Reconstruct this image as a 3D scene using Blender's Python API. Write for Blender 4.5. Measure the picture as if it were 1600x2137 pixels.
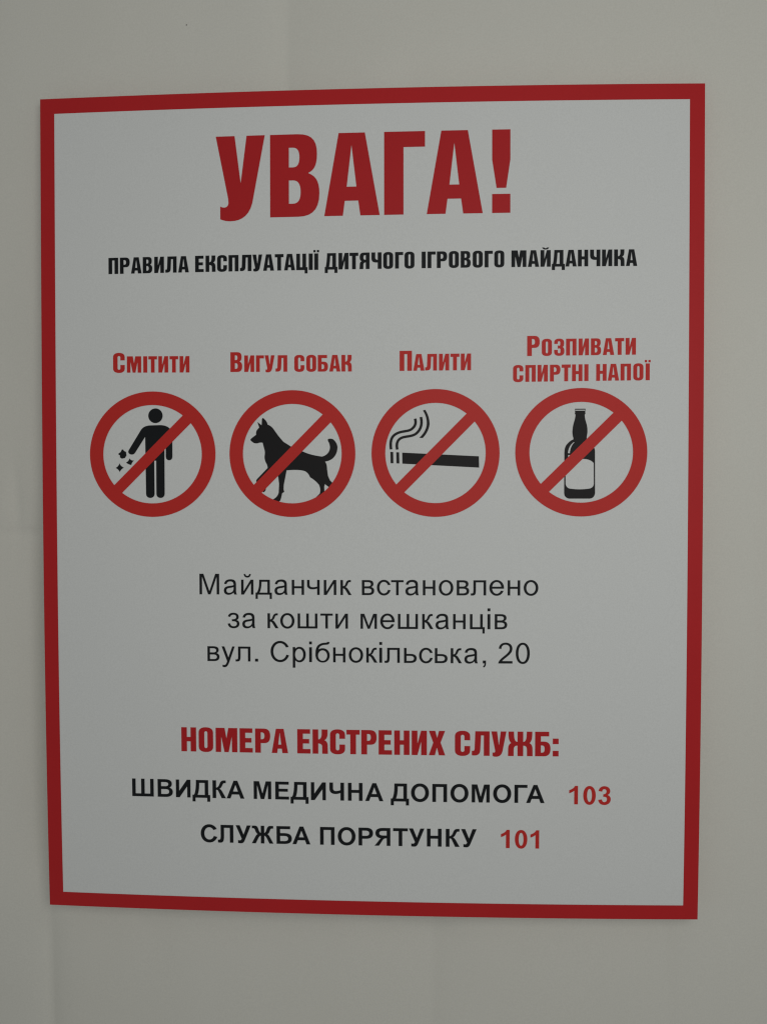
import bpy, bmesh, math, random
from mathutils import Vector, Matrix
from mathutils.geometry import delaunay_2d_cdt

scene = bpy.context.scene
for _o in list(bpy.data.objects):
    bpy.data.objects.remove(_o, do_unlink=True)

# ------------------------------------------------------------------ camera, light, exposure
MM = 0.001
CENTRE = Vector((0.0, 0.0, 1.5))          # centre of the sign's front face (its rim plane)

cam_data = bpy.data.cameras.new("camera")
cam = bpy.data.objects.new("camera", cam_data)
scene.collection.objects.link(cam)
cam_data.sensor_fit = 'VERTICAL'
cam_data.sensor_height = 24.0
cam_data.lens = 24.0 * 1667.0 / 2137.0
cam_data.clip_start = 0.01
cam_data.clip_end = 50.0
cam.matrix_world = Matrix((
    (0.998957, 0.000031, 0.045670, 0.032262),
    (0.045654, 0.025885, -0.998622, -0.485856),
    (-0.001213, 0.999665, 0.025857, 1.509634),
    (0, 0, 0, 1)))
scene.camera = cam

world = bpy.data.worlds.new("World")
scene.world = world
world.use_nodes = True
_bg = world.node_tree.nodes["Background"]
_bg.inputs[0].default_value = (0.98, 1.0, 0.97, 1.0)
_bg.inputs[1].default_value = 0.20

def area_light(name, loc, target, size_x, size_y, power, colour):
    ld = bpy.data.lights.new(name, 'AREA')
    ld.shape = 'RECTANGLE'
    ld.size = size_x
    ld.size_y = size_y
    ld.energy = power
    ld.color = colour
    lo = bpy.data.objects.new(name, ld)
    scene.collection.objects.link(lo)
    lo.location = loc
    d = Vector(target) - Vector(loc)
    lo.rotation_euler = d.to_track_quat('-Z', 'Y').to_euler()
    return lo

# unseen soft lamp above and right of the sign, placed for its brightness falloff
area_light("soft_area_lamp", (0.19, -0.68, 1.63), (0.02, 0.0, 1.48), 0.45, 0.45, 1.42, (1.0, 0.995, 0.955))

scene.view_settings.view_transform = 'Standard'
scene.view_settings.look = 'None'
scene.view_settings.gamma = 1.0
scene.view_settings.exposure = 0.0
scene.render.film_transparent = False
scene.cycles.filter_width = 1.25

# ------------------------------------------------------------------ helpers: objects and materials
def link(name, mesh, mat, parent=None):
    o = bpy.data.objects.new(name, mesh)
    scene.collection.objects.link(o)
    if mat is not None and len(mesh.materials) == 0:
        mesh.materials.append(mat)
    if parent is not None:
        o.parent = parent
        o.matrix_parent_inverse = Matrix.Identity(4)
    return o

def holder(name, parent=None, loc=(0, 0, 0)):
    o = bpy.data.objects.new(name, None)
    scene.collection.objects.link(o)
    o.empty_display_size = 0.01
    o.location = loc
    if parent is not None:
        o.parent = parent
        o.matrix_parent_inverse = Matrix.Identity(4)
    return o

def make_material(name, base, rough, spec, var=0.03, scale=40.0, grain=0.012, grain_scale=1500.0,
                  bump=0.0, bump_scale=900.0, tint=None):
    """procedural surface: base colour with a slow mottling and a fine grain, plus a fine relief"""
    m = bpy.data.materials.new(name)
    m.use_nodes = True
    nt = m.node_tree
    bs = nt.nodes["Principled BSDF"]
    bs.inputs["Roughness"].default_value = rough
    bs.inputs["Specular IOR Level"].default_value = spec
    tc = nt.nodes.new("ShaderNodeTexCoord")
    n1 = nt.nodes.new("ShaderNodeTexNoise")
    n1.inputs["Scale"].default_value = scale
    n1.inputs["Detail"].default_value = 3.0
    nt.links.new(tc.outputs["Object"], n1.inputs["Vector"])
    n2 = nt.nodes.new("ShaderNodeTexNoise")
    n2.inputs["Scale"].default_value = grain_scale
    n2.inputs["Detail"].default_value = 2.0
    nt.links.new(tc.outputs["Object"], n2.inputs["Vector"])
    lo = tuple(c * (1 - var) for c in base) + (1,)
    hi = tuple(min(1, c * (1 + var)) for c in base) + (1,)
    if tint:
        hi = tuple(min(1, c * (1 + var) * t) for c, t in zip(base, tint)) + (1,)
    mix = nt.nodes.new("ShaderNodeMix")
    mix.data_type = 'RGBA'
    mix.inputs[6].default_value = lo
    mix.inputs[7].default_value = hi
    nt.links.new(n1.outputs["Fac"], mix.inputs[0])
    mr = nt.nodes.new("ShaderNodeMapRange")
    mr.inputs[1].default_value = 0.3
    mr.inputs[2].default_value = 0.7
    mr.inputs[3].default_value = 1 - grain
    mr.inputs[4].default_value = 1 + grain
    nt.links.new(n2.outputs["Fac"], mr.inputs[0])
    vm = nt.nodes.new("ShaderNodeVectorMath")
    vm.operation = 'SCALE'
    nt.links.new(mix.outputs[2], vm.inputs[0])
    nt.links.new(mr.outputs[0], vm.inputs["Scale"])
    nt.links.new(vm.outputs[0], bs.inputs["Base Color"])
    if bump > 0:
        n3 = nt.nodes.new("ShaderNodeTexNoise")
        n3.inputs["Scale"].default_value = bump_scale
        n3.inputs["Detail"].default_value = 4.0
        nt.links.new(tc.outputs["Object"], n3.inputs["Vector"])
        bp = nt.nodes.new("ShaderNodeBump")
        bp.inputs["Strength"].default_value = bump
        bp.inputs["Distance"].default_value = 0.0002
        nt.links.new(n3.outputs["Fac"], bp.inputs["Height"])
        nt.links.new(bp.outputs[0], bs.inputs["Normal"])
    return m

MAT_PANEL = make_material("satin_white_plastic", (0.795, 0.81, 0.806), 0.65, 0.12, var=0.012, scale=9.0,
                          grain=0.035, grain_scale=1300.0, bump=0.05)
MAT_FRAME = make_material("printed_red_border", (0.56, 0.020, 0.024), 0.45, 0.2, var=0.05, scale=25.0, grain=0.03)
MAT_HEAD = make_material("printed_crimson_ink", (0.53, 0.018, 0.022), 0.48, 0.2, var=0.05, scale=30.0, grain=0.03)
MAT_RING = make_material("printed_bright_red_ink", (0.62, 0.032, 0.027), 0.48, 0.2, var=0.04, scale=30.0, grain=0.03)
MAT_BLACK = make_material("printed_black_ink", (0.011, 0.013, 0.015), 0.5, 0.15, var=0.10, scale=40.0, grain=0.05)
MAT_SHAPE = make_material("printed_pictogram_black_ink", (0.012, 0.011, 0.012), 0.5, 0.18, var=0.10, scale=40.0, grain=0.05)
MAT_WALL = make_material("matt_off_white_paper", (0.775, 0.762, 0.695), 0.85, 0.1, var=0.025, scale=7.0,
                         grain=0.03, grain_scale=1100.0, bump=0.12, bump_scale=700.0, tint=(0.99, 1.0, 1.02))
MAT_SPECK = make_material("dark_dust", (0.12, 0.11, 0.10), 0.9, 0.1)

# ------------------------------------------------------------------ the sheet's own shape
# the sign is 400 x 500 mm and bows gently away from the wall; sheet coordinates are millimetres from its centre
HW, HH = 200.0, 250.0
def bow(x, z):
    u, v = x / HW, z / HH
    return 3.765 * (1 - u * u) + 2.845 * (1 - v * v) + -0.050 * u * (1 - u * u) + -1.070 * v * (1 - v * v)

def sheet_point(x, z, lift=0.0):
    return Vector((x * MM, -(bow(x, z) + lift) * MM, z * MM))

# ------------------------------------------------------------------ helpers: outlines
def flat_path(d, n=7):
    """'M x y L x y Q ... C ... Z' -> list of points"""
    tk = d.replace(',', ' ').split()
    pts, i, cmd = [], 0, None
    while i < len(tk):
        if tk[i] in 'MLQCZ':
            cmd = tk[i]; i += 1
            if cmd == 'Z':
                continue
        f = lambda k: (float(tk[i + 2 * k]), float(tk[i + 2 * k + 1]))
        if cmd in 'ML':
            pts.append(f(0)); i += 2
            if cmd == 'M':
                cmd = 'L'
        elif cmd == 'Q':
            p0, p1, p2 = pts[-1], f(0), f(1); i += 4
            for k in range(1, n + 1):
                t = k / n; s = 1 - t
                pts.append(tuple(s * s * p0[a] + 2 * s * t * p1[a] + t * t * p2[a] for a in (0, 1)))
        elif cmd == 'C':
            p0, p1, p2, p3 = pts[-1], f(0), f(1), f(2); i += 6
            for k in range(1, n + 1):
                t = k / n; s = 1 - t
                pts.append(tuple(s**3 * p0[a] + 3 * s * s * t * p1[a] + 3 * s * t * t * p2[a] + t**3 * p3[a] for a in (0, 1)))
    return pts

def R(x0, y0, x1, y1):
    return [(x0, y0), (x1, y0), (x1, y1), (x0, y1)]

def RR(x0, y0, x1, y1, rx, ry=None, corners='1111', n=6, k=2.0):
    """rounded rectangle; corners = bottom-left, bottom-right, top-right, top-left"""
    ry = rx if ry is None else ry
    out = []
    cs = [(x0 + rx, y0 + ry, 180), (x1 - rx, y0 + ry, 270), (x1 - rx, y1 - ry, 0), (x0 + rx, y1 - ry, 90)]
    sq = [(x0, y0), (x1, y0), (x1, y1), (x0, y1)]
    for (cx, cy, a0), c, q in zip(cs, corners, sq):
        if c == '0':
            out.append(q); continue
        for i in range(n + 1):
            a = math.radians(a0 + 90 * i / n)
            ca, sa = math.cos(a), math.sin(a)
            out.append((cx + rx * math.copysign(abs(ca) ** (2 / k), ca), cy + ry * math.copysign(abs(sa) ** (2 / k), sa)))
    return out

def ELL(cx, cy, rx, ry, n=36, k=2.0):
    out = []
    for i in range(n):
        a = 2 * math.pi * i / n
        ca, sa = math.cos(a), math.sin(a)
        out.append((cx + rx * math.copysign(abs(ca) ** (2 / k), ca), cy + ry * math.copysign(abs(sa) ** (2 / k), sa)))
    return out

def STR(d, wx, wy=None, n=9):
    """stroke along a path with a pen wx wide across vertical strokes and wy across horizontal ones; returns quads"""
    wy = wx if wy is None else wy
    p = flat_path(d, n) if isinstance(d, str) else d
    L, Rr = [], []
    m = len(p)
    for i in range(m):
        a, b = p[max(i - 1, 0)], p[min(i + 1, m - 1)]
        dx, dy = b[0] - a[0], b[1] - a[1]
        l = math.hypot(dx, dy) or 1
        nx, ny = -dy / l, dx / l
        ox, oy = nx * wx / 2, ny * wy / 2
        L.append((p[i][0] + ox, p[i][1] + oy)); Rr.append((p[i][0] - ox, p[i][1] - oy))
    return [[L[i], L[i + 1], Rr[i + 1], Rr[i]] for i in range(m - 1)]

def ops(*seq):
    """'+', shape, shape, '-', shape ...: shapes painted and cut in order"""
    out, sign = [], 1
    for s in seq:
        if s == '+':
            sign = 1
        elif s == '-':
            sign = -1
        else:
            if s and isinstance(s[0], list):
                for q in s:
                    out.append((sign, q))
            else:
                out.append((sign, s))
    return out

def inside(pt, poly):
    x, y = pt
    w = 0
    n = len(poly)
    for i in range(n):
        x0, y0 = poly[i]; x1, y1 = poly[(i + 1) % n]
        if y0 <= y < y1 or y1 <= y < y0:
            t = (y - y0) / (y1 - y0)
            if x < x0 + t * (x1 - x0):
                w += 1 if y1 > y0 else -1
    return w != 0

def tessellate(oplist, grid=None, eps=1e-4):
    """triangles of the painted area; grid = spacing of extra cut lines so that a big shape can follow the bow"""
    V, E = [], []
    for s, poly in oplist:
        b = len(V)
        V += [Vector(p) for p in poly]
        E += [(b + i, b + (i + 1) % len(poly)) for i in range(len(poly))]
    if grid:
        xs = [v.x for v in V]; ys = [v.y for v in V]
        x0, x1, y0, y1 = min(xs), max(xs), min(ys), max(ys)
        nx, ny = int((x1 - x0) / grid), int((y1 - y0) / grid)
        for i in range(1, nx + 1):
            x = x0 + (x1 - x0) * i / (nx + 1) + 0.0137 * grid
            b = len(V); V += [Vector((x, y0)), Vector((x, y1))]; E.append((b, b + 1))
        for i in range(1, ny + 1):
            y = y0 + (y1 - y0) * i / (ny + 1) + 0.0173 * grid
            b = len(V); V += [Vector((x0, y)), Vector((x1, y))]; E.append((b, b + 1))
    r = delaunay_2d_cdt(V, E, [], 0, eps)
    vs, fs = r[0], r[2]
    boxes = [(min(p[0] for p in q), min(p[1] for p in q), max(p[0] for p in q), max(p[1] for p in q)) for s, q in oplist]
    keep = []
    for f in fs:
        if len(f) < 3:
            continue
        a, b_, c = vs[f[0]], vs[f[1]], vs[f[2]]
        cx, cy = (a.x + b_.x + c.x) / 3, (a.y + b_.y + c.y) / 3
        for (s, q), bx in zip(reversed(oplist), reversed(boxes)):
            if bx[0] <= cx <= bx[2] and bx[1] <= cy <= bx[3] and inside((cx, cy), q):
                if s > 0:
                    keep.append(f)
                break
    used = sorted({i for f in keep for i in f})
    idx = {v: i for i, v in enumerate(used)}
    return [tuple(vs[v]) for v in used], [tuple(idx[i] for i in f) for f in keep]

def printed(name, tess, mat, parent, ox=0.0, oz=0.0, sx=1.0, sz=1.0, slope=0.0, lift=0.08):
    """lay a tessellated flat shape on the bowed sheet as a thin film of ink"""
    vs, fs = tess
    P = []
    for x, y in vs:
        X = ox + x * sx
        Z = oz + y * sz + slope * x * sx
        P.append(sheet_point(X, Z, lift))
    me = bpy.data.meshes.new(name)
    # faces must look towards the camera (-Y)
    ff = []
    for f in fs:
        a, b, c = P[f[0]], P[f[1]], P[f[2]]
        n = (b - a).cross(c - a)
        ff.append(tuple(reversed(f)) if n.y > 0 else f)
    me.from_pydata([tuple(p) for p in P], [], ff)
    me.update()
    return link(name, me, mat, parent)

# ------------------------------------------------------------------ lettering: outlines drawn in units of cap height = 1000
# three faces: C = heavy condensed capitals, B = bold sans capitals, N = regular sans
GL = {'C': {}, 'B': {}, 'N': {}}
def G(face, ch, width, *seq):
    GL[face][ch] = (width, ops(*seq))
PT = flat_path

# --- heavy condensed
_S = 232
def cO(x1=590):
    return ['+', RR(0, -14, x1, 1014, x1 / 2, 225, k=2.3), '-', RR(_S, 150, x1 - _S, 850, (x1 - 2 * _S) / 2, 75)]
G('C', 'О', 590, *cO())
G('C', 'С', 600, '+', RR(0, -14, 600, 1014, 300, 225, k=2.3), '-', RR(_S, 150, 374, 850, 71, 75), R(300, 392, 640, 628))
G('C', 'П', 605, '+', R(0, 0, _S, 1000), R(373, 0, 605, 1000), R(0, 835, 605, 1000))
G('C', 'Г', 480, '+', R(0, 0, 228, 1000), R(0, 812, 480, 1000))
G('C', 'Т', 525, '+', R(150, 0, 378, 1000), R(0, 805, 525, 1000))
G('C', 'Е', 528, '+', R(0, 0, 228, 1000), R(0, 815, 515, 1000), R(0, 412, 478, 598), R(0, 0, 528, 185))
G('C', 'Н', 605, '+', R(0, 0, 228, 1000), R(377, 0, 605, 1000), R(200, 415, 400, 600))
G('C', 'І', 235, '+', R(0, 0, 235, 1000))
G('C', 'Ї', 335, '+', R(50, 0, 285, 1000), R(0, 1065, 130, 1205), R(205, 1065, 335, 1205))
G('C', '!', 205, '+', PT('M 0 1000 L 0 640 L 50 300 L 158 300 L 205 640 L 205 1000'), R(0, 0, 205, 228))
G('C', ':', 220, '+', R(0, 0, 220, 225), R(0, 500, 220, 725))
G('C', 'И', 600, '+', PT('M 0 0 L 0 1000 L 228 1000 L 228 470 L 372 1000 L 600 1000 L 600 0 L 372 0 L 372 545 L 228 0'))
G('C', 'Й', 600, '+', PT('M 0 0 L 0 1000 L 228 1000 L 228 470 L 372 1000 L 600 1000 L 600 0 L 372 0 L 372 545 L 228 0'),
  PT('M 95 1160 L 210 1160 Q 300 1060 390 1160 L 505 1160 Q 470 1035 300 1030 Q 130 1035 95 1160'))
G('C', 'Л', 700, '+', PT('M 135 1000 L 700 1000 L 700 0 L 472 0 L 472 830 L 362 830 L 335 240 C 328 40 210 -14 0 15 L 0 205 C 80 180 104 215 110 300 L 135 1000'))
G('C', 'А', 660, '+', PT('M 0 0 L 172 1000 L 484 1000 L 660 0 L 430 0 L 405 180 L 245 180 L 222 0'),
  '-', PT('M 268 350 L 325 850 L 383 350'))
G('C', 'В', 590, '+', PT('M 0 0 L 0 1000 L 330 1000 C 500 1000 562 920 562 760 C 562 620 530 560 455 527 C 550 490 590 420 590 280 C 590 80 500 0 340 0'),
  '-', PT('M 226 160 L 226 442 L 275 442 Q 366 442 366 300 Q 366 160 275 160'), PT('M 226 600 L 226 838 L 275 838 Q 352 838 352 720 Q 352 600 275 600'))
G('C', 'Р', 610, '+', PT('M 0 0 L 0 1000 L 350 1000 C 530 1000 610 900 610 700 C 610 490 530 400 370 400 L 230 400 L 230 0'),
  '-', PT('M 230 560 L 230 840 L 275 840 Q 378 840 378 700 Q 378 560 275 560'))
G('C', 'Б', 605, '+', PT('M 0 0 L 0 1000 L 550 1000 L 550 812 L 228 812 L 228 600 L 350 600 C 530 600 605 490 605 300 C 605 100 520 0 345 0'),
  '-', PT('M 228 150 L 228 440 L 275 440 Q 375 440 375 295 Q 375 150 275 150'))
G('C', 'Я', 600, '+', PT('M 600 0 L 600 1000 L 260 1000 C 90 1000 8 920 8 720 C 8 580 50 510 130 480 C 40 440 14 380 14 260 L 0 0 L 228 0 L 236 280 Q 240 400 372 400 L 372 0'),
  '-', PT('M 372 570 L 372 840 L 320 840 Q 238 840 238 705 Q 238 570 320 570'))
G('C', 'Ч', 605, '+', PT('M 0 1000 L 232 1000 L 232 690 Q 232 560 375 545 L 375 1000 L 605 1000 L 605 0 L 375 0 L 375 385 C 130 370 0 430 0 650'))
G('C', 'М', 885, '+', PT('M 0 0 L 0 1000 L 368 1000 L 443 570 L 518 1000 L 885 1000 L 885 0 L 665 0 L 658 640 L 530 0 L 358 0 L 228 640 L 220 0'))
G('C', 'К', 610, '+', R(0, 0, 228, 1000),
  PT('M 200 585 Q 355 585 362 800 L 362 1000 L 600 1000 L 600 840 Q 600 620 470 560 Q 600 520 605 330 L 612 0 L 384 0 L 380 300 Q 380 420 200 425'))
_ka = PT('M 350 585 Q 265 600 245 780 L 235 1000 L 15 1000 L 20 820 Q 30 620 125 530 Q 10 480 5 300 L 0 0 L 225 0 L 228 270 Q 230 420 350 425')
_kb = [(975 - x, y) for x, y in _ka]
G('C', 'Ж', 975, '+', R(375, 0, 602, 1000), R(330, 425, 640, 585), _ka, _kb)
G('C', 'Х', 645, '+', PT('M 0 1000 L 252 1000 L 328 715 L 400 1000 L 640 1000 L 462 520 L 648 0 L 396 0 L 318 315 L 238 0 L -5 0 L 172 515'))
G('C', 'У', 592, '+', PT('M 0 1000 L 228 1000 L 300 425 L 372 1000 L 592 1000 L 440 180 C 400 20 300 -35 180 -35 C 130 -35 90 -25 52 -8 L 52 148 C 90 125 145 125 152 185 L 148 240 L 0 1000'))
G('C', 'Д', 765, '+', PT('M 142 1000 L 680 1000 L 680 165 L 765 165 L 765 -205 L 580 -205 L 580 0 L 188 0 L 188 -205 L 0 -205 L 0 165 L 60 165 C 110 400 132 700 142 1000'),
  '-', PT('M 335 835 L 455 835 L 455 165 L 268 165 C 310 400 325 600 335 835'))
G('C', 'Ц', 675, '+', R(0, 0, 228, 1000), R(365, 0, 592, 1000), R(0, 0, 675, 180), R(500, -205, 675, 180))
G('C', 'З', 595, '+', RR(5, 455, 580, 1014, 285, 230, k=2.3), RR(0, -14, 595, 560, 297, 235, k=2.3), R(210, 425, 440, 590),
  '-', RR(215, 590, 352, 858, 66, 70), RR(215, 142, 365, 430, 70, 75), R(-20, 345, 212, 700), R(160, 345, 217, 430), R(160, 590, 217, 700))

# --- bold sans
def mir(poly, w):
    return [(w - x, y) for x, y in poly]
G('B', 'Ш', 1215, '+', R(0, 0, 200, 1000), R(507, 0, 707, 1000), R(1015, 0, 1215, 1000), R(0, 0, 1215, 165))
G('B', 'В', 850, '+', PT('M 0 0 L 0 1000 L 430 1000 C 680 1000 800 900 800 745 C 800 640 750 570 665 530 C 790 495 850 405 850 290 C 850 100 700 0 450 0'),
  '-', PT('M 200 165 L 200 440 L 440 440 Q 640 440 640 305 Q 640 165 440 165'), PT('M 200 605 L 200 835 L 400 835 Q 598 835 598 720 Q 598 605 400 605'))
G('B', 'И', 815, '+', PT('M 0 0 L 0 1000 L 188 1000 L 188 372 L 615 1000 L 815 1000 L 815 0 L 627 0 L 627 615 L 205 0'))
G('B', 'Д', 985, '+', PT('M 195 1000 L 880 1000 L 880 165 L 985 165 L 985 -215 L 815 -215 L 815 0 L 170 0 L 170 -215 L 0 -215 L 0 165 L 85 165 C 170 330 195 600 195 1000'),
  '-', PT('M 385 835 L 680 835 L 680 165 L 290 165 C 360 330 380 560 385 835'))
G('B', 'К', 745, '+', R(0, 0, 202, 1000), PT('M 180 480 L 300 440 L 500 0 L 745 0 L 540 370 Q 480 480 390 535 Q 480 570 540 720 Q 590 845 640 850 L 735 850 L 735 1000 L 660 1004 C 500 1010 440 950 385 790 Q 320 600 180 590'))
G('B', 'А', 985, '+', PT('M 0 0 L 390 1000 L 600 1000 L 985 0 L 768 0 L 688 225 L 298 225 L 214 0'), '-', PT('M 360 395 L 492 765 L 625 395'))
G('B', 'М', 965, '+', PT('M 0 0 L 0 1000 L 300 1000 L 482 320 L 662 1000 L 965 1000 L 965 0 L 780 0 L 780 785 L 580 0 L 385 0 L 187 785 L 187 0'))
G('B', 'Е', 755, '+', R(0, 0, 200, 1000), R(0, 833, 740, 1000), R(0, 437, 690, 603), R(0, 0, 755, 168))
G('B', 'Ч', 795, '+', R(595, 0, 795, 1000), PT('M 0 1000 L 200 1000 L 200 680 Q 200 530 350 530 Q 480 530 640 600 L 640 440 Q 480 360 320 360 C 100 360 0 480 0 660'))
G('B', 'Н', 790, '+', R(0, 0, 200, 1000), R(590, 0, 790, 1000), R(150, 440, 650, 608))
G('B', 'О', 970, '+', ELL(485, 500, 485, 518, 44, 2.08), '-', ELL(485, 500, 278, 345, 40, 2.1))
G('B', 'П', 790, '+', R(0, 0, 200, 1000), R(590, 0, 790, 1000), R(0, 833, 790, 1000))
G('B', 'Г', 690, '+', R(0, 0, 200, 1000), R(0, 833, 690, 1000))
G('B', 'С', 870, '+', ELL(475, 500, 475, 518, 44, 2.08), '-', ELL(475, 500, 270, 345, 40, 2.1),
  PT('M 480 520 L 660 680 L 870 745 L 1050 745 L 1050 275 L 870 322 L 668 385 L 480 480'))
G('B', 'Л', 860, '+', PT('M 155 1000 L 860 1000 L 860 0 L 660 0 L 660 833 L 345 833 L 345 400 C 345 100 310 -10 130 -12 Q 60 -12 0 5 L 0 165 Q 30 158 60 158 C 150 158 155 240 155 450'))
G('B', 'У', 835, '+', PT('M 0 1000 L 225 1000 L 430 480 L 615 1000 L 835 1000 L 505 170 C 450 20 380 -20 270 -20 Q 190 -20 125 0 L 125 165 Q 180 150 220 150 Q 290 150 325 245'))
_ja = PT('M 545 590 Q 455 600 400 790 C 350 960 290 1005 160 1000 L 30 996 L 30 848 L 90 848 C 180 850 190 790 225 690 Q 270 570 345 530 Q 270 480 210 360 L 20 0 L 245 0 L 390 300 Q 460 440 545 440')
G('B', 'Ж', 1240, '+', R(522, 0, 718, 1000), _ja, mir(_ja, 1240))
G('B', 'Б', 840, '+', PT('M 0 0 L 0 1000 L 750 1000 L 750 835 L 200 835 L 200 610 L 440 610 C 710 610 840 500 840 310 C 840 110 710 0 440 0'),
  '-', PT('M 200 160 L 200 448 L 420 448 Q 632 448 632 304 Q 632 160 420 160'))
G('B', 'Р', 785, '+', PT('M 0 0 L 0 1000 L 420 1000 C 680 1000 785 880 785 690 C 785 480 640 378 400 378 L 200 378 L 200 0'),
  '-', PT('M 200 545 L 200 832 L 380 832 Q 575 832 575 690 Q 575 545 380 545'))
G('B', 'Я', 855, '+', PT('M 855 0 L 855 1000 L 440 1000 C 180 1000 45 900 45 705 C 45 540 160 440 340 420 Q 270 370 195 250 L 0 0 L 240 0 L 400 250 Q 480 410 590 418 L 655 418 L 655 0'),
  '-', PT('M 655 580 L 655 832 L 460 832 Q 258 832 258 705 Q 258 580 460 580'))
G('B', 'Т', 800, '+', R(300, 0, 500, 1000), R(0, 832, 800, 1000))
G('B', '1', 455, '+', PT('M 455 0 L 455 1000 L 295 1000 Q 230 840 0 765 L 0 595 Q 150 640 260 735 L 260 0'))
G('B', '0', 650, '+', ELL(325, 492, 325, 512, 44, 2.15), '-', ELL(325, 492, 124, 350, 36, 2.1))
G('B', '3', 655, '+', PT('M 15 735 C 40 900 160 1004 320 1004 C 510 1004 625 880 625 740 C 625 640 575 570 490 525 C 600 495 655 410 655 290 C 655 110 510 -20 325 -20 C 140 -20 15 90 0 260 L 195 285 C 205 190 250 140 322 140 C 400 140 455 200 455 298 C 455 400 380 440 262 425 L 262 565 C 370 570 430 625 430 712 C 430 790 385 840 320 840 C 255 840 215 795 205 705'))

# --- regular sans
XH = 724
v, h = 124, 104
G('N', 'М', 955, '+', PT('M 0 0 L 0 1000 L 195 1000 L 480 165 L 765 1000 L 955 1000 L 955 0 L 830 0 L 830 850 L 535 0 L 415 0 L 125 860 L 125 0'))
_bow = PT('M 630 0 L 500 0 Q 478 45 474 92 Q 350 -18 225 -16 C 85 -16 0 60 0 195 C 0 330 90 395 240 415 Q 400 432 466 458 C 468 580 420 632 310 632 C 200 632 155 590 135 500 L 15 516 C 45 670 150 740 325 740 C 500 740 588 670 588 500 L 588 220 Q 588 70 630 0')
G('N', 'а', 632, '+', _bow, '-', PT('M 466 362 Q 400 332 260 314 C 160 300 128 262 128 198 C 128 130 170 82 255 82 C 380 82 466 165 466 300'))
_ii = PT('M 0 0 L 0 724 L 122 724 L 122 172 L 455 724 L 590 724 L 590 0 L 468 0 L 468 545 L 135 0')
G('N', 'и', 590, '+', _ii)
G('N', 'й', 590, '+', _ii, PT('M 125 1000 L 205 1000 Q 222 905 298 905 Q 372 905 390 1000 L 470 1000 Q 450 822 298 822 Q 145 822 125 1000'))
G('N', 'д', 782, '+', PT('M 175 724 L 688 724 L 688 102 L 782 102 L 782 -205 L 672 -205 L 672 0 L 110 0 L 110 -205 L 0 -205 L 0 102 L 60 102 C 160 240 178 480 175 724'),
  '-', PT('M 290 622 L 566 622 L 566 102 L 195 102 C 260 230 288 400 290 622'))
G('N', 'н', 583, '+', R(0, 0, 122, 724), R(461, 0, 583, 724), R(60, 315, 520, 418))
G('N', 'ч', 595, '+', R(473, 0, 595, 724), PT('M 0 724 L 122 724 L 122 500 Q 122 372 270 372 Q 380 372 500 415 L 500 315 Q 380 268 250 268 C 70 268 0 370 0 470'))
G('N', 'к', 520, '+', R(0, 0, 122, 724), PT('M 100 320 Q 190 320 235 240 L 375 0 L 525 0 L 360 280 Q 300 370 235 385 Q 300 410 345 530 Q 375 622 425 622 L 490 622 L 490 724 L 430 724 Q 330 724 280 640 Q 250 590 225 510 Q 200 428 100 428'))
G('N', 'в', 580, '+', PT('M 0 0 L 0 724 L 290 724 C 450 724 545 670 545 545 C 545 470 510 420 440 390 C 530 370 580 300 580 215 C 580 80 490 0 315 0'),
  '-', PT('M 122 100 L 122 320 L 280 320 Q 452 320 452 208 Q 452 100 285 100'), PT('M 122 425 L 122 624 L 260 624 Q 420 624 420 526 Q 420 425 280 425'))
G('N', 'с', 620, '+', ELL(330, 362, 330, 378, 40, 2.05), '-', ELL(330, 362, 205, 276, 36, 2.05),
  PT('M 335 400 L 492 478 L 625 496 L 760 500 L 760 240 L 630 246 L 497 262 L 335 320'))
G('N', 'т', 585, '+', R(231, 0, 354, 724), R(0, 622, 585, 724))
G('N', 'о', 680, '+', ELL(340, 362, 340, 378, 40, 2.05), '-', ELL(340, 362, 214, 276, 36, 2.05))
G('N', 'л', 715, '+', PT('M 120 724 L 715 724 L 715 0 L 592 0 L 592 622 L 242 622 L 242 300 C 242 60 215 -6 75 -6 L 0 -4 L 0 98 L 50 98 C 115 98 120 140 120 290'))
G('N', 'е', 682, '+', ELL(341, 362, 341, 378, 40, 2.05), '-', ELL(341, 362, 212, 278, 36, 2.05), R(341, 226, 760, 330), '+', R(100, 322, 678, 420),
  '-', PT('M 552 232 L 800 215 L 800 322 L 552 322'), PT('M 440 322 L 800 322 L 800 205 L 676 218 L 550 234 L 470 200'))
G('N', 'з', 562, '+', PT('M 12 560 C 40 680 130 740 275 740 C 435 740 530 660 530 540 C 530 470 495 415 430 385 C 515 360 562 300 562 210 C 562 70 450 -16 280 -16 C 120 -16 20 60 0 210 L 115 228 C 135 130 190 84 280 84 C 380 84 437 130 437 212 C 437 300 370 330 200 325 L 200 425 C 350 420 408 460 408 535 C 408 605 360 642 275 642 C 190 642 140 605 122 530'))
G('N', 'ш', 945, '+', R(0, 0, 122, 724), R(411, 0, 534, 724), R(823, 0, 945, 724), R(0, 0, 945, 102))
G('N', 'м', 775, '+', PT('M 0 0 L 0 724 L 180 724 L 388 150 L 600 724 L 775 724 L 775 0 L 655 0 L 655 570 L 440 0 L 335 0 L 120 590 L 120 0'))
G('N', 'ц', 690, '+', R(0, 0, 122, 724), R(475, 0, 597, 724), R(0, 0, 690, 102), R(582, -205, 690, 102))
G('N', 'і', 124, '+', R(0, 0, 124, 724), R(0, 860, 124, 1000))
G('N', 'у', 632, '+', PT('M 0 724 L 133 724 L 290 295 Q 312 230 325 185 L 355 280 L 512 724 L 632 724 L 370 -30 C 325 -150 270 -292 145 -292 Q 90 -292 45 -275 L 35 -165 Q 70 -180 115 -180 C 190 -180 215 -135 262 0'))
G('N', '.', 140, '+', R(0, 0, 140, 140))
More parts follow.
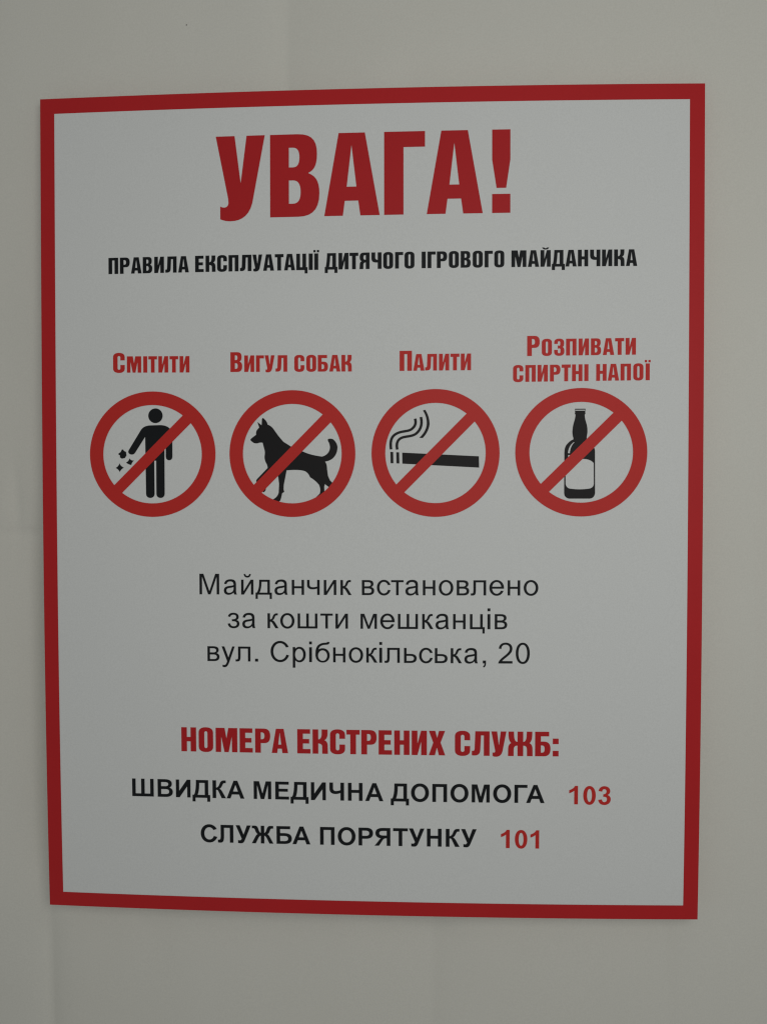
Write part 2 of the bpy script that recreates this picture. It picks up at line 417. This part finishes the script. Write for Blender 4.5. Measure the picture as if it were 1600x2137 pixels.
G('N', ',', 150, '+', PT('M 0 0 L 0 140 L 142 140 L 142 0 Q 142 -150 40 -200 L 5 -145 Q 70 -110 72 0'))
G('N', 'С', 880, '+', ELL(455, 500, 455, 517, 48, 2.05), '-', ELL(455, 500, 322, 404, 44, 2.05),
  PT('M 460 540 L 735 695 L 870 725 L 1020 745 L 1020 285 L 890 318 L 750 355 L 460 470'))
G('N', 'р', 622, '+', R(0, -278, 122, 724), ELL(322, 362, 300, 378, 40, 2.05), '-', ELL(305, 360, 190, 278, 36, 2.05))
G('N', 'б', 678, '+', ELL(341, 332, 337, 348, 40, 2.1), STR('M 66 330 C 58 600 90 770 260 850 C 380 905 470 890 560 905 Q 610 915 610 985', 128, 104),
  R(0, 300, 120, 420), '-', ELL(341, 322, 214, 252, 36, 2.05))
G('N', 'ь', 595, '+', PT('M 0 0 L 0 724 L 122 724 L 122 440 L 300 440 C 490 440 595 370 595 222 C 595 80 500 0 300 0'), '-', PT('M 122 100 L 122 340 L 280 340 Q 465 340 465 222 Q 465 100 280 100'))
G('N', '2', 660, '+', PT('M 660 118 L 660 0 L 0 0 Q -2 60 40 125 Q 110 230 250 340 C 450 500 530 600 530 715 C 530 830 450 902 338 902 C 220 902 145 830 143 700 L 20 712 C 35 890 150 1004 342 1004 C 540 1004 655 880 655 715 C 655 560 560 450 370 295 Q 220 175 175 118'))
G('N', '0', 652, '+', ELL(326, 492, 326, 510, 48, 2.2), '-', ELL(326, 492, 200, 408, 40, 2.15))

_tess = {}
def glyph_tess(face, ch):
    k = (face, ch)
    if k not in _tess:
        w, o = GL[face][ch]
        _tess[k] = (w, tessellate(o, eps=0.05))
    return _tess[k]

def text_line(name, parent, mat, face, base, slope, height, letters, big=None, weight=0.0, label=None):
    """one line of lettering: letters = [(character, centre x in mm)], capitals in `big` stand taller"""
    t = holder(name, parent)
    if label:
        t['label'] = label
    for ch, cx in letters:
        f = 1.0
        if face == 'C':
            f = big if (big and ch.isupper()) else 1.0
            ch = ch.upper()
        w, ts = glyph_tess(face, ch)
        s = height * f / 1000.0
        sx = s * (w + 14.0) / w                 # a little ink gain sideways
        x0 = cx - w * sx / 2
        printed('letter' if ch.isalpha() else ('digit' if ch.isdigit() else 'punctuation_mark'), ts, mat, t,
                ox=x0, oz=base + slope * x0, sx=sx, sz=s, slope=slope)
    return t

# ------------------------------------------------------------------ the wall behind: a creased off-white sheet
from mathutils import noise
def wall_relief(x, z):
    """mm towards the viewer (never above 0)"""
    s = math.sin
    r = 0.0
    # slow unevenness of the covering
    r += 0.30 * s(x * 0.021 + 0.7 * s(z * 0.011 + 0.4) + 1.0) + 0.26 * s(z * 0.017 + 0.9 * s(x * 0.013) + 2.1)
    r += 0.10 * s(x * 0.055 + z * 0.021 + 0.5) + 0.08 * s(x * -0.038 + z * 0.049 + 1.7)
    # soft irregular buckling of the thin covering
    r += 1.3 * noise.noise(Vector((x / 70.0 + 3.1, z / 95.0, 0.3))) + 0.45 * noise.noise(Vector((x / 26.0, z / 40.0, 7.7)))
    # broad sags shaped to darken the left and brighten the wall above the sign
    r -= 5.5 / (1.0 + math.exp((x + 222) / 12.0)) * math.exp(-((z - 90) / 150.0) ** 2)
    r -= 7.0 / (1.0 + math.exp(-(z - 285) / 14.0)) * math.exp(-((x - 20) / 140.0) ** 2)
    # set back at the bottom and left to deepen the sign's contact shadow
    r -= 6.0 / (1.0 + math.exp((z + 40) / 90.0)) + 3.0 / (1.0 + math.exp((x + 60) / 60.0))
    # vertical folds: a gentle fall from the left, a sharp line, a slow rise again
    for x0, lean, z0, z1, amp, wl, wr in FOLDS:
        xc = x0 + lean * (z - z0)
        e = 1.0 / (1.0 + math.exp(-(z - z0) / 9.0)) * 1.0 / (1.0 + math.exp((z - z1) / 9.0))
        d = x - xc
        r -= 5.2 * amp * e * (math.exp(d / wl) if d < 0 else math.exp(-d / wr))
    for z0, x0, x1, amp, w in CROSS_FOLDS:
        e = 1.0 / (1.0 + math.exp(-(x - x0) / 4.0)) * 1.0 / (1.0 + math.exp((x - x1) / 4.0))
        r -= 5.0 * amp * e * math.exp(-abs(z - z0) / w)
    return r - 1.9

FOLDS = [  # x, lean, from z, to z, depth, width left, width right (mm)
    (-51, 0.0, 215, 420, 0.95, 8.0, 24.0),
    (-213, 0.02, -235, -14, 1.7, 15.0, 8.0),
    (-226, 0.0, -14, 16, 0.7, 3.0, 9.0),
    (-207, 0.0, -420, -262, 0.8, 7.0, 7.0),
    (38, 0.02, -420, -235, 0.7, 20.0, 13.0),
    (190, -0.03, -420, -235, 0.75, 20.0, 13.0),
    (236, 0.0, -330, 60, 0.5, 14.0, 12.0),
]
CROSS_FOLDS = [(-17, -236, -203, 0.35, 4.0), (262, 20, 110, 0.5, 14.0), (-270, -150, 60, 0.25, 12.0)]

def build_wall():
    def axis(lo, hi, inner_lo, inner_hi, coarse, fine):
        a, x = [], lo
        while x < hi - 1e-6:
            a.append(x)
            x += fine if inner_lo <= x < inner_hi else coarse
        a.append(hi)
        return a
    xs = axis(-900, 900, -300, 300, 20, 2.5)
    zs = axis(-1000, 1000, -380, 380, 20, 3.0)
    V, F = [], []
    for z in zs:
        for x in xs:
            V.append((x * MM, (3.2 - wall_relief(x, z)) * MM, z * MM))
    n = len(xs)
    for j in range(len(zs) - 1):
        for i in range(n - 1):
            a = j * n + i
            F.append((a, a + 1, a + n + 1, a + n))
    # thickness: a flat back 60 mm behind, closed round the rim
    m = len(V)
    x0, x1, z0, z1 = xs[0], xs[-1], zs[0], zs[-1]
    for x, z in ((x0, z0), (x1, z0), (x1, z1), (x0, z1)):
        V.append((x * MM, 0.09, z * MM))
    F.append((m + 3, m + 2, m + 1, m))
    rim_b = [i for i in range(n)]
    rim_t = [(len(zs) - 1) * n + i for i in range(n)]
    rim_l = [j * n for j in range(len(zs))]
    rim_r = [j * n + n - 1 for j in range(len(zs))]
    F.append(tuple(reversed(rim_b)) + (m, m + 1))
    F.append(tuple(rim_t) + (m + 2, m + 3))
    F.append(tuple(rim_l) + (m + 3, m))
    F.append(tuple(reversed(rim_r)) + (m + 1, m + 2))
    me = bpy.data.meshes.new("wall")
    me.from_pydata(V, [], F)
    me.update()
    k = (len(zs) - 1) * (n - 1)
    for i, p in enumerate(me.polygons):
        p.use_smooth = i < k
    o = link("wall", me, MAT_WALL)
    o.location = CENTRE
    o['kind'] = 'structure'
    o['label'] = 'off-white creased wall covering behind the sign'
    return o

wall = build_wall()

def build_speck(x, z, r):
    bm = bmesh.new()
    bmesh.ops.create_icosphere(bm, subdivisions=1, radius=r * MM)
    for v in bm.verts:
        v.co.y *= 0.4
        v.co.z *= 1.3
    me = bpy.data.meshes.new('speck')
    bm.to_mesh(me); bm.free()
    o = link('speck', me, MAT_SPECK, wall)
    o.location = (x * MM, (3.2 - wall_relief(x, z)) * MM, z * MM)
build_speck(-111.8, 298.0, 0.4)

# ------------------------------------------------------------------ the sign
sign = holder("warning_sign", None, CENTRE)
sign['label'] = 'white notice board with red border, red and black lettering and four prohibition symbols'
sign['category'] = 'sign'
THICK = 3.0

def frange(a, b, n):
    return [a + (b - a) * i / n for i in range(n + 1)]

def build_panel():
    xs, zs = frange(-HW + 0.06, HW - 0.06, 40), frange(-HH + 0.06, HH - 0.06, 50)
    V, F = [], []
    n = len(xs)
    for z in zs:
        for x in xs:
            V.append(tuple(sheet_point(x, z)))
    nb = len(V)
    for z in zs:
        for x in xs:
            V.append(tuple(sheet_point(x, z, -THICK)))
    for j in range(len(zs) - 1):
        for i in range(n - 1):
            a = j * n + i
            F.append((a, a + 1, a + n + 1, a + n))
            F.append((nb + a, nb + a + n, nb + a + n + 1, nb + a + 1))
    def side(idx, flip):
        for a, b in zip(idx[:-1], idx[1:]):
            f = (a, nb + a, nb + b, b)
            F.append(tuple(reversed(f)) if flip else f)
    side([i for i in range(n)], False)
    side([(len(zs) - 1) * n + i for i in range(n)], True)
    side([j * n for j in range(len(zs))], True)
    side([j * n + n - 1 for j in range(len(zs))], False)
    me = bpy.data.meshes.new("panel")
    me.from_pydata(V, [], F)
    me.update()
    for p in me.polygons:
        p.use_smooth = abs(p.normal.y) > 0.7
    return link("panel", me, MAT_PANEL, sign)

build_panel()

# printed red border, its colour carried round the cut edge; the printed field sits slightly off centre
FX0, FX1, FZ0, FZ1 = -191.1, 191.2, -241.3, 240.8
def build_border():
    xo = frange(-HW, HW, 40); zo = frange(-HH, HH, 50)
    def ring(x0, x1, z0, z1):
        p = []
        for t in frange(0, 1, 40)[:-1]: p.append((x0 + (x1 - x0) * t, z0))
        for t in frange(0, 1, 50)[:-1]: p.append((x1, z0 + (z1 - z0) * t))
        for t in frange(0, 1, 40)[:-1]: p.append((x1 + (x0 - x1) * t, z1))
        for t in frange(0, 1, 50)[:-1]: p.append((x0, z1 + (z0 - z1) * t))
        return p
    inner = [(-190.85 if False else x, z) for x, z in ring(FX0, FX1, FZ0, FZ1)]
    outer = ring(-HW, HW, -HH, HH)
    edge = ring(-HW - 0.12, HW + 0.12, -HH - 0.12, HH + 0.12)
    N = len(inner)
    V = [tuple(sheet_point(x, z, 0.05)) for x, z in inner]
    V += [tuple(sheet_point(x, z, 0.05)) for x, z in outer]
    V += [tuple(sheet_point(x, z, -0.12)) for x, z in edge]
    V += [tuple(sheet_point(x, z, -THICK)) for x, z in edge]
    F = []
    for r in range(3):
        for i in range(N):
            j = (i + 1) % N
            F.append((r * N + i, (r + 1) * N + i, (r + 1) * N + j, r * N + j))
    me = bpy.data.meshes.new("border")
    me.from_pydata(V, [], F)
    me.update()
    return link("border", me, MAT_FRAME, sign)

build_border()

# ------------------------------------------------------------------ lettering
text_line('heading_lettering', sign, MAT_HEAD, 'C', 174.61, 0.0035, 49.3, [('У', -75.74), ('В', -42.78), ('А', -8.38), ('Г', 23.04), ('А', 52.83), ('!', 80.34)], big=0, label='large red heading')
text_line('subtitle_lettering', sign, MAT_BLACK, 'C', 142.59, 0.0018, 9.85, [('П', -154.32), ('Р', -147.13), ('А', -139.98), ('В', -133), ('И', -125.79), ('Л', -118.46), ('А', -110.71), ('Е', -100.91), ('К', -94.08), ('С', -87.03), ('П', -80.02), ('Л', -72.6), ('У', -65.49), ('А', -58.66), ('Т', -52.26), ('А', -45.96), ('Ц', -38.5), ('І', -33.18), ('Ї', -29.84), ('Д', -20.92), ('И', -13.47), ('Т', -7.23), ('Я', -0.86), ('Ч', 6.28), ('О', 13.26), ('Г', 19.79), ('О', 25.96), ('І', 34.42), ('Г', 39.13), ('Р', 45.3), ('О', 52.32), ('В', 59.37), ('О', 66.48), ('Г', 72.98), ('О', 79.23), ('М', 90.83), ('А', 99.43), ('Й', 106.57), ('Д', 114.1), ('А', 121.58), ('Н', 128.65), ('Ч', 135.8), ('И', 142.82), ('К', 149.99), ('А', 157.22)], big=0, label='black condensed line under the heading')
text_line('caption_lettering', sign, MAT_RING, 'C', 80.94, -0.0086, 9.95, [('С', -151.14), ('м', -141.69), ('і', -134.69), ('т', -130.04), ('и', -123.49), ('т', -116.91), ('и', -110.33)], big=1.2, label='red caption above the litter symbol')
text_line('caption_lettering', sign, MAT_RING, 'C', 81.48, -0.0050, 9.95, [('В', -78.52), ('и', -70.6), ('г', -64.07), ('у', -58.19), ('л', -51.05), ('с', -40.19), ('о', -32.98), ('б', -25.96), ('а', -18.75), ('к', -11.68)], big=1.2, label='red caption above the dog symbol')
text_line('caption_lettering', sign, MAT_RING, 'C', 81.58, 0.0031, 9.95, [('П', 23.74), ('а', 31.55), ('л', 38.79), ('и', 46.55), ('т', 53.01), ('и', 59.54)], big=1.2, label='red caption above the cigarette symbol')
text_line('caption_lettering', sign, MAT_RING, 'C', 89.21, 0.0080, 9.95, [('Р', 99.5), ('о', 107.44), ('з', 114.74), ('п', 121.84), ('и', 129.24), ('в', 136.45), ('а', 143.8), ('т', 150.34), ('и', 156.91)], big=1.2, label='upper line of the red caption above the bottle symbol')
text_line('caption_lettering', sign, MAT_RING, 'C', 73.78, 0.0094, 9.95, [('с', 90.51), ('п', 97.8), ('и', 105), ('р', 112.39), ('т', 118.87), ('н', 125.4), ('і', 130.8), ('н', 139.66), ('а', 146.75), ('п', 154.02), ('о', 161.44), ('ї', 166.95)], big=0, label='lower line of the red caption above the bottle symbol')
text_line('address_lettering', sign, MAT_BLACK, 'N', -52.91, 0.0011, 12.6, [('М', -95.79), ('а', -82.8), ('й', -72.42), ('д', -62.36), ('а', -51.7), ('н', -41.47), ('ч', -32.08), ('и', -21.96), ('к', -12.32), ('в', 1.01), ('с', 10.29), ('т', 18.63), ('а', 27.52), ('н', 37.66), ('о', 47.82), ('в', 57.93), ('л', 67.17), ('е', 78.04), ('н', 88.29), ('о', 98.45)], big=0, label=None)
text_line('address_lettering', sign, MAT_BLACK, 'N', -73.29, 0.0016, 12.6, [('з', -80.98), ('а', -71.57), ('к', -56.78), ('о', -48), ('ш', -35.7), ('т', -24.1), ('и', -14.96), ('м', 1.38), ('е', 12.64), ('ш', 24.97), ('к', 36.85), ('а', 45.59), ('н', 55.78), ('ц', 66.53), ('і', 73.45), ('в', 80.65)], big=0, label=None)
text_line('address_lettering', sign, MAT_BLACK, 'N', -93.84, 0.0003, 12.6, [('в', -93.54), ('у', -84.43), ('л', -75.31), ('.', -66.97), ('С', -52.74), ('р', -40.83), ('і', -33.95), ('б', -26.63), ('н', -16.5), ('о', -6.39), ('к', 3.21), ('і', 8.57), ('л', 15.49), ('ь', 26.42), ('с', 35.59), ('ь', 44.95), ('к', 53.99), ('а', 62.89), (',', 70.86), ('2', 83.35), ('0', 93.71)], big=0, label=None)
text_line('emergency_heading_lettering', sign, MAT_HEAD, 'C', -149.95, -0.0002, 14.95, [('Н', -109.43), ('О', -98.75), ('М', -85.96), ('Е', -73.77), ('Р', -63.58), ('А', -53.02), ('Е', -38.31), ('К', -28.31), ('С', -17.74), ('Т', -8.28), ('Р', 1.36), ('Е', 11.25), ('Н', 21.27), ('И', 31.79), ('Х', 42.49), ('С', 57.82), ('Л', 68.74), ('У', 79.6), ('Ж', 92.49), ('Б', 105.93), (':', 113.64)], big=0, label='red heading of the emergency numbers')
text_line('service_lettering', sign, MAT_BLACK, 'B', -178.68, 0.0006, 11.1, [('Ш', -138.64), ('В', -124.58), ('И', -113.29), ('Д', -101.97), ('К', -90.76), ('А', -80.68), ('М', -63.98), ('Е', -51.83), ('Д', -41.15), ('И', -29.59), ('Ч', -18.36), ('Н', -7.08), ('А', 4.5), ('Д', 20.02), ('О', 32.2), ('П', 44.12), ('О', 56.03), ('М', 68.83), ('О', 81.74), ('Г', 93), ('А', 101.66)], big=0, label=None)
text_line('number_lettering', sign, MAT_RING, 'B', -178.45, -0.0060, 11.3, [('1', 124.55), ('0', 134.09), ('3', 143.06)], big=0, label=None)
text_line('service_lettering', sign, MAT_BLACK, 'B', -206.34, 0.0017, 11.1, [('С', -97.77), ('Л', -87.12), ('У', -76.11), ('Ж', -64.16), ('Б', -50.79), ('А', -40.18), ('П', -24.28), ('О', -12.43), ('Р', -0.73), ('Я', 9.41), ('Т', 20.36), ('У', 30.18), ('Н', 40.84), ('К', 52.02), ('У', 61.75)], big=0, label=None)
text_line('number_lettering', sign, MAT_RING, 'B', -206.08, -0.0059, 11.3, [('1', 83.75), ('0', 93.25), ('1', 101.48)], big=0, label=None)


# ------------------------------------------------------------------ the four prohibition symbols
RING_R, RING_IN, BAR_W = 38.2, 29.95, 6.75

def prohibition_ring(parent, cx, cz, wide=1.0):
    d = BAR_W / 2
    a = math.radians(45.2)
    ux, uy = math.cos(a), math.sin(a)
    L = 33.0
    bar = [(-ux * L - uy * d, -uy * L + ux * d), (ux * L - uy * d, uy * L + ux * d),
           (ux * L + uy * d, uy * L - ux * d), (-ux * L + uy * d, -uy * L - ux * d)]
    o = ops('+', ELL(0, 0, RING_R, RING_R, 96), '-', ELL(0, 0, RING_IN, RING_IN, 88), '+', bar)
    return printed('slashed_ring', tessellate(o, grid=9.0), MAT_RING, parent, ox=cx, oz=cz, sx=wide, lift=0.17)

def picto(name, parent, cx, cz, px, seq, grid=9.0, mat=None, label=None, wide=1.0):
    """px = (x of ring centre, y of ring centre, ring radius x, ring radius y) of the drawing grid"""
    o = []
    for s, poly in ops(*seq):
        o.append((s, [((x - px[0]) / px[2] * RING_R, -(y - px[1]) / px[3] * RING_R) for x, y in poly]))
    ob = printed(name, tessellate(o, grid=grid), mat or MAT_SHAPE, parent, ox=cx, oz=cz, sx=wide, lift=0.08)
    if label:
        ob['label'] = label
    return ob

# litter
CX, CZ = -130.6, 32.4
PX = (795, 788, 698, 698)
s1 = holder('prohibition_symbol', sign); s1['label'] = 'slashed red ring over a figure dropping litter'
picto('figure_silhouette', s1, CX, CZ, PX, ['+', ELL(832, 360, 80, 82, 40)]
      + [PT('M 790 466 L 880 464 C 960 464 1016 500 1018 580 L 1018 815 C 1018 870 944 870 944 815 L 944 640 L 930 640 L 930 1230 C 928 1290 838 1290 837 1230 L 837 860 L 816 860 L 818 1230 C 816 1290 722 1290 722 1230 L 716 595 L 604 770 C 580 812 505 785 532 740 L 672 512 C 700 475 740 466 790 466', 9)], mat=MAT_BLACK, wide=1.024)
picto('litter_piece', s1, CX, CZ, PX, ['+', PT('M 417 778 L 442 760 L 455 733 L 470 733 L 478 748 L 502 760 L 507 800 L 490 828 L 455 836 L 432 820 L 434 800 L 417 790')], grid=None, mat=MAT_BLACK, wide=1.024)
picto('litter_piece', s1, CX, CZ, PX, ['+', PT('M 383 938 Q 415 925 428 886 Q 440 920 478 936 Q 445 950 430 986 Q 418 955 383 938')], grid=None, mat=MAT_BLACK, wide=1.024)
picto('litter_piece', s1, CX, CZ, PX, ['+', PT('M 500 880 Q 530 865 540 832 Q 555 860 592 856 Q 570 870 560 906 Q 535 905 500 880')], grid=None, mat=MAT_BLACK, wide=1.024)
prohibition_ring(s1, CX, CZ, 1.024)

# dog
CX, CZ = -44.7, 32.4
PX = (802, 783, 701, 704)
s2 = holder('prohibition_symbol', sign); s2['label'] = 'slashed red ring over a standing dog'
picto('dog_silhouette', s2, CX, CZ, PX, ['+', PT(
    'M 334 628 L 345 612 L 400 570 Q 396 535 412 515 L 435 490 L 415 428 L 462 465 L 466 395 Q 478 375 492 396 Q 522 420 530 458 '
    'Q 575 475 600 515 L 650 585 L 705 650 L 745 675 L 800 710 L 935 765 Q 1010 800 1135 816 Q 1190 800 1210 760 Q 1232 720 1212 665 Q 1190 630 1202 622 '
    'Q 1225 612 1258 625 Q 1300 660 1306 710 Q 1305 790 1255 835 Q 1220 865 1168 872 Q 1190 900 1190 955 L 1200 1030 L 1222 1080 L 1262 1120 '
    'L 1222 1165 L 1196 1145 L 1165 1122 L 1158 1150 L 1160 1210 L 1140 1240 L 1110 1275 L 1065 1268 L 1108 1225 Q 1122 1180 1100 1130 Q 1060 1080 1000 1045 Q 985 1000 945 978 '
    'Q 880 955 740 968 L 726 1040 L 708 1130 L 706 1180 L 713 1208 L 690 1222 L 678 1275 L 668 1305 L 640 1325 L 590 1310 L 588 1290 Q 640 1262 650 1215 '
    'L 655 1120 L 646 1040 L 640 1030 L 508 1160 Q 512 1190 485 1212 L 440 1190 L 430 1150 L 405 1110 Q 392 1080 410 1062 L 470 1000 L 528 940 Q 525 905 510 885 Q 488 840 495 800 Q 502 760 488 720 L 473 660 '
    'Q 440 655 425 664 Q 395 672 370 660 Q 352 648 334 628', 6)])
prohibition_ring(s2, CX, CZ)

# cigarette
CX, CZ = 41.4, 32.5
PX = (791, 773, 711, 710)
s3 = holder('prohibition_symbol', sign); s3['label'] = 'slashed red ring over a smoking cigarette'
picto('cigarette', s3, CX, CZ, PX, ['+', [(422, 767), (1273, 810), (1276, 936), (424, 890)]])
picto('cigarette_tip_band', s3, CX, CZ, PX, ['+', [(290, 758), (322, 760), (324, 886), (293, 885)]], grid=None)
picto('cigarette_tip_band', s3, CX, CZ, PX, ['+', [(356, 762), (388, 764), (391, 888), (359, 887)]], grid=None)
picto('smoke_line', s3, CX, CZ, PX, ['+', STR('M 298 731 C 285 640 300 585 360 555 C 425 520 500 540 540 495 Q 585 455 565 390', 30, 28)], grid=None)
picto('smoke_line', s3, CX, CZ, PX, ['+', STR('M 368 733 C 355 680 362 630 410 605 C 460 580 545 595 590 545 Q 655 480 630 372', 30, 28)], grid=None)
picto('smoke_line', s3, CX, CZ, PX, ['+', PT('M 652 300 L 678 292 Q 728 370 727 455 Q 715 540 650 606 L 612 603 Q 690 530 695 450 Q 698 370 652 300')], grid=None)
prohibition_ring(s3, CX, CZ)

# bottle
CX, CZ = 127.9, 32.7
PX = (785, 788, 713, 696)
s4 = holder('prohibition_symbol', sign); s4['label'] = 'slashed red ring over a bottle with a blank label'
picto('bottle_silhouette', s4, CX, CZ, PX, ['+', PT(
    'M 718 316 L 828 316 L 832 325 L 832 342 L 826 348 L 830 368 L 822 380 Q 822 420 838 465 Q 858 530 850 590 Q 838 640 850 660 Q 925 700 934 770 '
    'L 937 1230 Q 930 1285 880 1290 L 655 1290 Q 605 1280 602 1230 L 603 790 Q 605 720 640 690 Q 672 655 698 650 L 700 635 Q 685 590 690 545 Q 695 490 712 440 Q 720 410 722 382 L 715 370 L 718 350 L 714 340 L 715 325', 6),
    '-', R(717, 327, 829, 337), PT('M 642 796 Q 648 718 706 676 L 711 680 Q 667 722 662 798', 6), R(644, 818, 664, 846),
    PT('M 616 900 L 790 860 Q 880 855 921 905 L 923 1130 Q 918 1170 880 1180 Q 770 1198 660 1180 Q 625 1170 618 1130', 7)], mat=MAT_SHAPE, wide=1.022)
prohibition_ring(s4, CX, CZ, 1.022)
